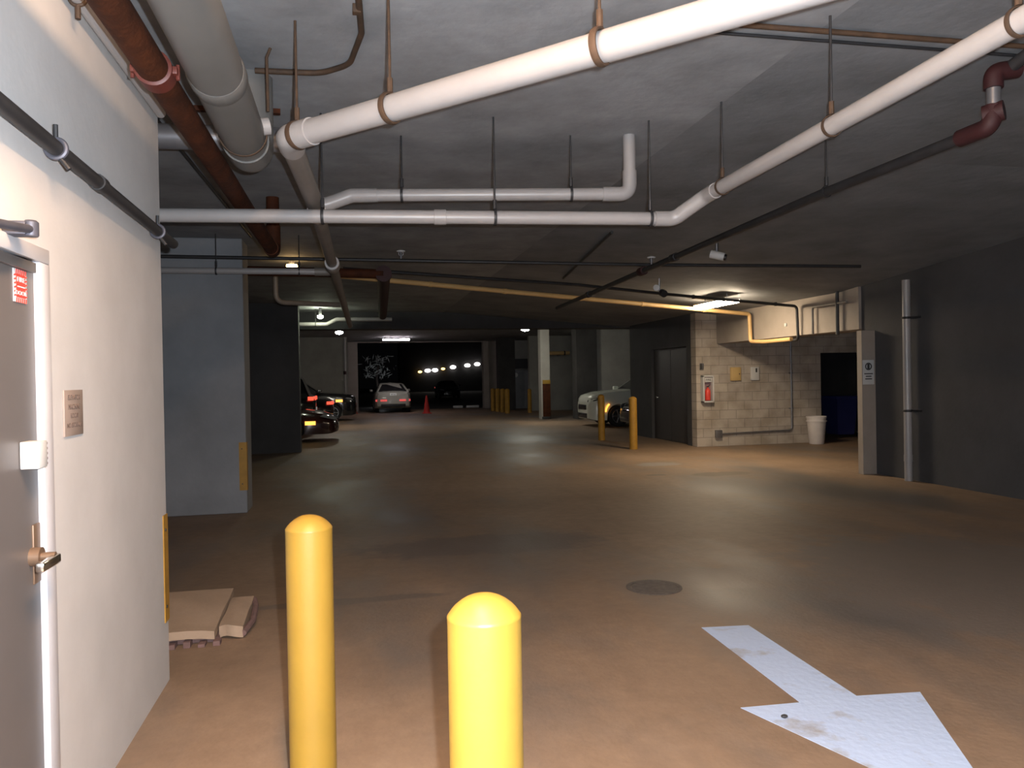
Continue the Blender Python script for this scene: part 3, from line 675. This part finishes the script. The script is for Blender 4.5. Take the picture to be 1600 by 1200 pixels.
link('body', box(B(), -.12, .12, -.06, -.0005, -.15, .15, .008), M['tan'], t); link('door_panel', box(B(), -.1, .1, -.066, -.06, -.13, .13, .003), M['tan'], t); link('latch', tube(B(), [(.075, -.066, 0), (.075, -.078, 0)], .012, 10), M['black'], t)
t = thing('keypad', 'white keypad unit with dark screen on the block wall', 'keypad', (8.85, 15.8, 1.6))
link('body', box(B(), -.1, .1, -.05, -.0005, -.15, .15, .012), M['white'], t); link('screen', box(B(), .01, .05, -.053, -.049, .03, .12, .002), M['inkblack'], t)
t = thing('conduit', 'thin grey conduit running down and along the block wall to a low box', 'conduit')
link('tube', tube(B(), fillet([(9.75, 15.77, 2.3), (9.75, 15.77, .3), (8.0, 15.77, .27)], .1, 8), .02, 12), M['greysteel'], t)
link('outlet_box', box(B(), 7.87, 8.02, 15.72, 15.799, .19, .36, .008), M['greysteel'], t)
for z in (.8, 1.6): link('strap', box(B(), 9.70, 9.80, 15.76, 15.799, z-.015, z+.015), M['greysteel'], t)
t = thing('bucket', 'tall white plastic bucket on floor against the block wall', 'bucket', (10.18, 15.48, 0))
link('body', lathe(B(), [(0, 0), (.15, 0), (.16, .01), (.21, .58), (.22, .58), (.22, .62), (.205, .62), (.15, .02), (0, .02)], seg=32), M['bucket'], t)
link('rim_band', lathe(B(), [(.215, .5), (.225, .5), (.225, .53), (.216, .53)], seg=32, closed=True), M['bucket'], t)
t = thing('recycling_bin', 'dark blue bin in the unlit opening right of the white bucket', 'bin', (11.75, 16.9, 0))
bm = B(); prism(bm, [(-.22, -.25, .08), (.22, -.25, .08), (.22, .25, .08), (-.22, .25, .08)], (0, 0, .01))
vs = [[bm.verts.new((sx*w, sy*w*1.15, z)) for sx, sy in ((-1, -1), (1, -1), (1, 1), (-1, 1))] for w, z in ((.22, .08), (.29, .95))]
for k in range(4): bm.faces.new((vs[0][k], vs[0][(k+1) % 4], vs[1][(k+1) % 4], vs[1][k]))
link('tub', bm, M['blue'], t, smooth=False)
link('lid', box(B(), -.32, .32, -.36, .36, .95, 1.02, .02), M['blue'], t)
for s in (-1, 1): link('wheel', tube(B(), [(s*.24-.03, .3, .1), (s*.24+.03, .3, .1)], .1, 18), M['tyre'], t)
# pilaster sign
t = thing('parking_sign', 'small white sign with round symbol on pilaster at the recess edge', 'sign', (7.87, 10.58, 1.6))
link('plate', box(B(), -.1, .1, -.006, -.0005, -.2, .18, .002), M['white'], t)
link('symbol', torus(B(), (0, -.007, .08), (0, 1, 0), .05, .009, 24, 6), M['inkblack'], t)
bm = B(); box(bm, -.02, .02, -.008, -.006, .04, .12)
for z, w in ((-.03, .075), (-.07, .05), (-.11, .06)): box(bm, -w, w, -.008, -.006, z-.012, z+.004)
link('printed_lines', bm, M['inkblack'], t)

# floor things
bm = B(); prism(bm, [(2.13, 4.5, .0008), (2.435, 4.465, .0008), (2.405, 3.355, .0008), (2.735, 3.32, .0008), (2.2, 2.2, .0008), (1.79, 3.37, .0008), (2.095, 3.355, .0008)], (0, 0, .0022))
tag(link('floor_arrow', bm, M['arrow'], smooth=False), 'worn white painted arrow pointing toward the camera on the floor', 'floor marking')
t = thing('manhole_cover', 'round dark manhole cover set in the floor right of the near bollards', 'manhole cover', (2.2, 5.45, 0))
link('cover', lathe(B(), [(0, 0.001), (.17, .001), (.17, .005), (.155, .006), (0, .006)], seg=36), M['iron'], t)
link('ring', lathe(B(), [(.175, .001), (.21, .001), (.21, .004), (.175, .006)], seg=36, closed=True), M['iron'], t)
for x, y, l in ((1.02, 2.93, 'small dark pebble on floor between the right near bollard and the arrow'), (1.93, 3.22, 'tiny black pebble lying on the left wing of the white arrow')):
    bm = B(); bmesh.ops.create_icosphere(bm, subdivisions=2, radius=.014); bmesh.ops.scale(bm, vec=(1.2, .9, .6), verts=bm.verts); bmesh.ops.translate(bm, vec=(x, y, .011), verts=bm.verts)
    tag(link('pebble', bm, M['inkblack']), l, 'pebble')
def cone(x, y, h, label):
    t = thing('traffic_cone', label, 'traffic cone', (x, y, 0), 0, 'traffic cones')
    link('base', box(B(), -.2*h/.8, .2*h/.8, -.2*h/.8, .2*h/.8, .001, .035, .012), M['cone'], t)
    link('body', lathe(B(), [(.15*h/.8, .03), (.035, h-.02), (.025, h), (0, h)], seg=24), M['cone'], t)
cone(3.42, 36.3, .85, 'red traffic cone right of the pale sedan at the exit')
cone(.08, 38.2, .65, 'small red traffic cone at foot of the left exit wall')
for x0, x1, l in ((5.42, 5.95, 'left white wheel stop bar on floor outside exit'), (6.15, 6.85, 'right white wheel stop bar on floor outside exit')):
    tag(link('wheel_stop', box(B(), x0, x1, 42.0, 42.2, .0, .13, .02), M['white']), l, 'wheel stop', 'wheel stops')

# electrical cabinet at far right
t = thing('electrical_cabinet', 'tall grey electrical cabinet behind the far yellow bollards', 'cabinet', (8.8, 39.6, 0))
link('body', box(B(), -.85, .85, -.4, .4, .001, 2.0, .02), M['conc'], t)
for s in (-1, 1): link('door', box(B(), -.8 if s < 0 else .02, -.02 if s < 0 else .8, -.43, -.4, .1, 1.9, .008), M['conc'], t)
link('top_box', box(B(), -.75, .75, -.3, .4, 2.1, 2.6, .02), M['concdark'], t)
link('gauge', tube(B(), [(-.45, -.43, 1.75), (-.45, -.46, 1.75)], .12, 16), M['white'], t)
for s in (-1, 1): link('duct_leg', box(B(), s*.5-.05, s*.5+.05, 0, .1, 1.98, 2.12), M['conc'], t)
guard2 = thing('corner_guard', 'brownish yellow corner guard at foot of the far pale pillar', 'corner guard', (7.06, 28.5, 0))
link('angle_plate', box(B(), .06, .365, -.012, -.001, .1, 1.35, .003), M['rust'], guard2); link('top_band', box(B(), .06, .365, -.016, -.001, 1.35, 1.5, .003), M['yellow'], guard2)
link('base_plate', box(B(), .02, .365, -.02, -.001, .0, .1, .003), M['black'], guard2)

# ------------------------------------------------------------------ cars
def lerp_tab(tab, x):
    if x <= tab[0][0]: return tab[0][1]
    for (a, b), (c, d) in zip(tab, tab[1:]):
        if x <= c: return b+(d-b)*(x-a)/(c-a)
    return tab[-1][1]
def car(label, loc, rz, paint, kind='sedan', tail=None, tz=None, ts=1.0, amz=(0, 0), amber=False, head=True, plate=None, group='parked cars'):
    t = thing('car', label, 'car', loc, rz, group)
    suv = kind == 'suv'; sport = kind == 'sport'; up = .14 if suv else (-.08 if sport else 0)
    L = 2.35; wx = (-1.4, 1.12 if sport else 1.42); ar = .37; wr = .335
    top = [(-L, .8), (-L+.06, .95), (-L+.25, 1.03), (-1.6, 1.06), (0, 1.02), (1.0, 1.0), (1.9, .86), (2.2, .76), (L-.04, .66), (L, .56)]
    if suv: top = [(-L, .9), (-L+.04, 1.02), (-1.6, 1.04), (0, 1.02), (1.0, 1.02), (1.9, .95), (2.22, .86), (L-.03, .74), (L, .6)]
    hw = [(-L, .66), (-L+.06, .78), (-2.0, .87), (-1, .91), (1, .91), (1.9, .86), (2.2, .76), (L-.04, .64), (L, .52)]
    bot = [(-L, .34), (-L+.2, .24), (-1.9, .2), (1.9, .2), (L-.2, .2), (L, .26)]
    xs = sorted(set([-L, -L+.03, -L+.06, -L+.15, -L+.25, -2, -1.9, -.8, -.4, 0, .4, .8, 1.0, 1.92, 2.0, 2.1, 2.2, L-.08, L-.04, L]+[w+ar*math.sin(k*PI/16) for w in wx for k in range(-8, 9)]+[w+s*(ar+.012) for w in wx for s in (-1, 1)]))
    bm = B(); rings = []
    for x in xs:
        w = lerp_tab(hw, x); zt = lerp_tab(top, x)+up; zb = lerp_tab(bot, x)
        for c in wx:
            if abs(x-c) <= ar+1e-6: zb = max(zb, wr+math.sqrt(max(0, ar*ar-(x-c)**2)))
        zs = max(zb+.07, zt-.13); zm = max(zb+.035, min(.56+up, zs-.03))
        half = [(.82*w, zb), (w*.985, zb+.012), (w, zm), (w*.965, zs), (w*.87, zt-.025), (w*.5, zt+.012)]
        ring = [(-a, b) for a, b in half]+[(0, zt+.02)]+[(a, b) for a, b in half[::-1]]
        rings.append([bm.verts.new((x, a, b)) for a, b in ring])
    n = len(rings[0])
    for a, c in zip(rings, rings[1:]):
        for k in range(n): bm.faces.new((a[k], a[(k+1) % n], c[(k+1) % n], c[k]))
    bm.faces.new(rings[0]); bm.faces.new(rings[-1])
    # wheel wells are closed by the underside; body
    link('body', bm, paint, t, angle=35)
    zb0 = 1.0+up
    if suv: CB = [(-2.2, zb0), (-1.95, 1.72), (.0, 1.76), (.98, zb0)]
    elif sport: CB = [(-1.9, zb0+.03), (-.75, 1.26), (-.1, 1.28), (.95, zb0-.03)]
    else: CB = [(-1.85, zb0+.04), (-1.1, 1.41), (-.0, 1.45), (1.0, zb0-.03)]
    wb, wt = .82, .58 if not suv else .66
    bm = B()
    lo = [(CB[0][0], CB[0][1]-.05), (CB[3][0], CB[3][1]-.05)]
    def cab(y0, y1):
        return [bm.verts.new((CB[0][0], y0, CB[0][1]-.04)), bm.verts.new((CB[1][0], y1, CB[1][1])), bm.verts.new((CB[2][0], y1, CB[2][1])), bm.verts.new((CB[3][0], y0, CB[3][1]-.04))]
    lft = cab(wb, wt); rgt = cab(-wb, -wt)
    midr = [bm.verts.new((CB[1][0], 0, CB[1][1]+.035)), bm.verts.new((CB[2][0], 0, CB[2][1]+.035))]
    bm.faces.new(lft); bm.faces.new(rgt[::-1]); bm.faces.new((lft[0], lft[1], midr[0], rgt[1], rgt[0])); bm.faces.new((lft[3], rgt[3], rgt[2], midr[1], lft[2]))
    bm.faces.new((lft[1], lft[2], midr[1], midr[0])); bm.faces.new((midr[0], midr[1], rgt[2], rgt[1]))
    bmesh.ops.bevel(bm, geom=[e for e in bm.edges], offset=.03, segments=2, affect='EDGES')
    link('cabin', bm, paint, t, angle=50)
    def pane(name, q, off):
        bm = B(); prism(bm, q, off); return link(name, bm, M['glass'], t, smooth=False)
    def V(a, b, s): return Vector(a).lerp(Vector(b), s)
    for s in (1, -1):
        a = [Vector((CB[0][0], s*wb, CB[0][1]-.04)), Vector((CB[1][0], s*wt, CB[1][1])), Vector((CB[2][0], s*wt, CB[2][1])), Vector((CB[3][0], s*wb, CB[3][1]-.04))]
        cen = sum(a, Vector())/4; q = [cen+(p-cen)*.8 for p in a]; nrm = (a[1]-a[0]).cross(a[3]-a[0]).normalized(); nrm = nrm if nrm.y*s > 0 else -nrm
        m1 = (q[1]+q[2])/2; m0 = (q[0]+q[3])/2; dx = Vector((.02, 0, 0))
        pane('side_window', [p+nrm*.002 for p in (q[0], q[1], m1-dx, m0-dx)], nrm*.006); pane('side_window', [p+nrm*.002 for p in (m0+dx, m1+dx, q[2], q[3])], nrm*.006)
    for nm, i0, i1 in (('windshield', 3, 2), ('rear_window', 0, 1)):
        a = [Vector((CB[i0][0], wb, CB[i0][1]-.04)), Vector((CB[i0][0], -wb, CB[i0][1]-.04)), Vector((CB[i1][0], -wt, CB[i1][1])), Vector((CB[i1][0], wt, CB[i1][1]))]
        cen = sum(a, Vector())/4; q = [cen+(p-cen)*.84 for p in a]; nrm = (a[1]-a[0]).cross(a[3]-a[0]).normalized(); nrm = nrm if nrm.z > 0 else -nrm
        pane(nm, [p+nrm*.004 for p in q], nrm*.008)
    for c in wx:
        for s in (1, -1):
            bm = B(); y0, y1 = s*.66, s*.89
            tube(bm, [(c, y0, wr), (c, y0+(y1-y0)*.12, wr), (c, y0+(y1-y0)*.88, wr), (c, y1, wr)], wr, 28, radii=[wr*.93, wr, wr, wr*.93])
            w_ = link('wheel', bm, M['tyre'], t)
            bm = B(); tube(bm, [(c, y1-s*.01, wr), (c, y1+s*.004, wr)], .07, 14)
            for k in range(5):
                a = k*2*PI/5; d = Vector((math.cos(a), 0, math.sin(a))); tube(bm, [Vector((c, y1, wr))+d*.05, Vector((c, y1, wr))+d*.21], .025, 6)
            torus(bm, (c, y1-s*.005, wr), (0, 1, 0), .215, .015, 24, 6); link('rim', bm, M['rim'], w_)
    zl = .7+up
    for s in (1, -1):
        h = link('headlight', prism(B(), [(2.33, s*.5, zl-.05), (2.2, s*.755, zl-.02), (1.9, s*.862, zl+.06), (1.98, s*.83, zl+.1), (2.2, s*.7, zl+.07), (2.31, s*.52, zl+.02)], (.012, s*.012, -.004)), M['head'] if head else M['trimblack'], t)
        if amber: link('marker_reflector', prism(B(), [(2.11-amz[0], s*(.80+.1*(amz[0] > .2)), zl-.16+amz[1]), (1.84-amz[0], s*(.88+.03*(amz[0] > .2)), zl-.16+amz[1]), (1.84-amz[0], s*(.88+.03*(amz[0] > .2)), zl-.06+amz[1]), (2.11-amz[0], s*(.8+.1*(amz[0] > .2)), zl-.06+amz[1])], (.0, s*.012, 0)), M['amber'], t)
        zt_ = (.82 if not suv else .98)+(up if not suv else .06)
        th = (.1 if not suv else .2)*ts
        if tz:
            zt_ = tz; link('tail_reflector', box(B(), -L-.014, -L+.03, min(s*.3, s*.62), max(s*.3, s*.62), tz, tz+.1, .008), M['taildim'], t)
        bm = B(); prism(bm, [(-L-.004, s*.42, zt_-.0), (-L+.05, s*.77, zt_), (-L+.2, s*.84, zt_), (-L+.2, s*.84, zt_+th), (-L+.06, s*.76, zt_+th), (-L+.0, s*.42, zt_+th)], (-.015, s*.01, 0))
        link('taillight', bm, tail or M['taildim'], t)
        bm = B(); box(bm, .78, .95, s*.9 if s > 0 else s*1.06, s*1.06 if s > 0 else s*.9, 1.0+up, 1.12+up, .03); link('side_mirror', bm, paint, t)
    link('grille', box(B(), L-.03, L+.012, -.42, .42, .4+up, .56+up, .01), M['trimblack'], t)
    link('lower_intake', box(B(), L-.05, L+.006, -.5, .5, .27, .36+up*.5, .01), M['trimblack'], t)
    link('rear_valance', box(B(), -L-.004, -L+.05, -.6, .6, .3, .44, .01), M['trimblack'], t)
    pl = link('license_plate', box(B(), -L-.02, -L+.02, -.16, .16, .84 if not suv else .7, .96 if not suv else .82, .004), M['plate'], t)
    if plate:
        mt = Matrix(((0, 0, -1, -L-.021), (-1, 0, 0, 0), (0, 1, 0, .90), (0, 0, 0, 1)))
        text('plate_letters', plate, .1, mt, M['inkblack'], pl)
    return t
car('pale grey sedan seen from behind at the far exit, red lenses dimly returning the flash', (1.95, 40.3, 0), PI/2, M['car_sedan'], plate='BTUJ', tz=.56)
car('white car with its front toward the aisle behind the middle bollards', (9.65, 23.95, 0), PI, M['car_white'], 'suv', head=False)
car('dark car parked nearest the block wall, mostly hidden beside the white car', (10.15, 21.25, 0), PI, M['car_black'])
car('low dark maroon car, nearest of the left row, amber marker returning the flash', (-2.75, 21.65, 0), 0, M['car_maroon'], 'sport', amber=True, amz=(.32, .0))
car('black tall car behind the maroon car, red tail lamp toward the aisle', (-3.45, 24.4, 0), PI, M['car_black'], 'suv', tail=M['tail'], ts=.55)
car('black car with red tail lamp, third of the left row from the camera', (-3.0, 27.3, 0), PI, M['car_black'], 'sedan', tail=M['tail'])
car('black car with amber front marker, farthest of left row by the exit wall', (-2.2, 32.4, 0), 0, M['car_black'], 'suv', amber=True, amz=(.3, .08))
# white car front marker and second row details are parts of the car
wc = [o for o in COL.objects if o.name.startswith('car') and 'white car' in o.get('label', '')][0]
for s in (1,):
    link('marker_reflector', tube(B(), [(1.74, s*.905, .72), (1.80, s*.907, .66), (1.84, s*.908, .58), (1.86, s*.907, .48)], .028, 8), M['amber'], wc)  # glowing strip imitates flash reflected by the amber marker
car('dark parked car outside beyond the exit, barely lit', (8.0, 66, 0), -PI*.5, M['car_black'])

# ------------------------------------------------------------------ outside
tag(link('neighbour_building', box(B(), 6, 30, 100, 104, 0, 9), M['facade'], smooth=False), 'dark building across the street seen through the exit', 'building')
pts = [(8.6, 99.6, 2.6, 0), (9.6, 99.6, 2.75, 1), (10.55, 99.6, 2.8, 1), (11.6, 99.6, 2.95, 0), (12.9, 99.6, 3.15, 1), (14.8, 99.6, 3.35, 1), (16.1, 99.6, 3.5, 1)]
for i, (x, y, z, w) in enumerate(pts):
    nm = ('first', 'second', 'third', 'fourth', 'fifth', 'sixth', 'seventh')[i]
    t = thing('street_lamp', '%s lamp from the left in the row of lamps outside the exit' % nm, 'lamp', (x, y, z), 0, 'lamps outside')
    bm = B(); bmesh.ops.create_uvsphere(bm, u_segments=14, v_segments=8, radius=.3 if w else .2); bmesh.ops.scale(bm, vec=(1.35, .6, .8), verts=bm.verts); link('globe', bm, M['lamp_out'] if w else M['lamp_outy'], t)
    link('arm', tube(B(), [(0, .05, .1), (0, .34, .3)], .06, 8), M['black'], t)
t = thing('tree', 'small tree with pale lit leaves behind the pale sedan', 'tree', (1.5, 47, 0))
link('trunk', tube(B(), [(0, 0, 0), (.05, 0, .9), (-.05, .05, 1.7), (.05, 0, 2.5)], .07, 10), M['bark'], t)
bm = B()
for k in range(150):
    c = Vector((random.gauss(0, .42), random.gauss(0, .35), 1.75+random.random()*1.3)); d = Vector((random.gauss(0, 1), random.gauss(0, 1), random.gauss(0, 1))).normalized(); e2 = d.cross(Vector((.3, .5, .8))).normalized()
    l = .12+random.random()*.1; w = .035
    bm.faces.new([bm.verts.new(c-d*l), bm.verts.new(c+e2*w), bm.verts.new(c+d*l), bm.verts.new(c-e2*w)])
link('foliage', bm, M['leaf'], t, smooth=False)

t = thing('tree_fill_light', 'low added fill light for the leaves, hidden behind the pale sedan under the small tree', 'light', (1.75, 46.2, 0))  # added lamp with no visible source, brightens the tree leaves
link('post', tube(B(), [(0, 0, 0), (0, 0, .35)], .03, 10), M['black'], t)
link('globe', lathe(B(), [(0, .34), (.1, .36), (.1, .5), (0, .53)], seg=16), emis('tree_fill_glow', (.9, .95, 1), 16), t)  # globe of the added fill light

# ------------------------------------------------------------------ camera, flash, world
a = math.radians(11.75); th = math.radians(1.03); p = math.radians(-.45)
f0 = Vector((math.sin(a), math.cos(a), 0)); r0 = Vector((math.cos(a), -math.sin(a), 0)); u0 = Vector((0, 0, 1))
fw = f0*math.cos(p)+u0*math.sin(p); u1 = u0*math.cos(p)-f0*math.sin(p)
upv = u1*math.cos(th)+r0*math.sin(th); rt = r0*math.cos(th)-u1*math.sin(th)
cam = bpy.data.cameras.new('camera'); cam.sensor_width = 36; cam.lens = 27; cam.clip_start = .05; cam.clip_end = 500
co = bpy.data.objects.new('camera', cam); COL.objects.link(co)
co.matrix_world = Matrix(((rt.x, upv.x, -fw.x, 0), (rt.y, upv.y, -fw.y, 0), (rt.z, upv.z, -fw.z, 1.6), (0, 0, 0, 1)))
S.camera = co
fl = bpy.data.lights.new('flash', 'POINT'); fl.energy = 780; fl.color = (.86, .92, 1.0); fl.shadow_soft_size = .012
fo = bpy.data.objects.new('flash', fl); COL.objects.link(fo); fo.location = (.07, .03, 1.66)
W = bpy.data.worlds.new('night'); S.world = W; W.use_nodes = True
W.node_tree.nodes['Background'].inputs[0].default_value = (.3, .3, .33, 1); W.node_tree.nodes['Background'].inputs[1].default_value = .003
S.view_settings.view_transform = 'Standard'; S.view_settings.look = 'None'; S.view_settings.exposure = 0; S.view_settings.gamma = 1
S.view_settings.use_curve_mapping = False
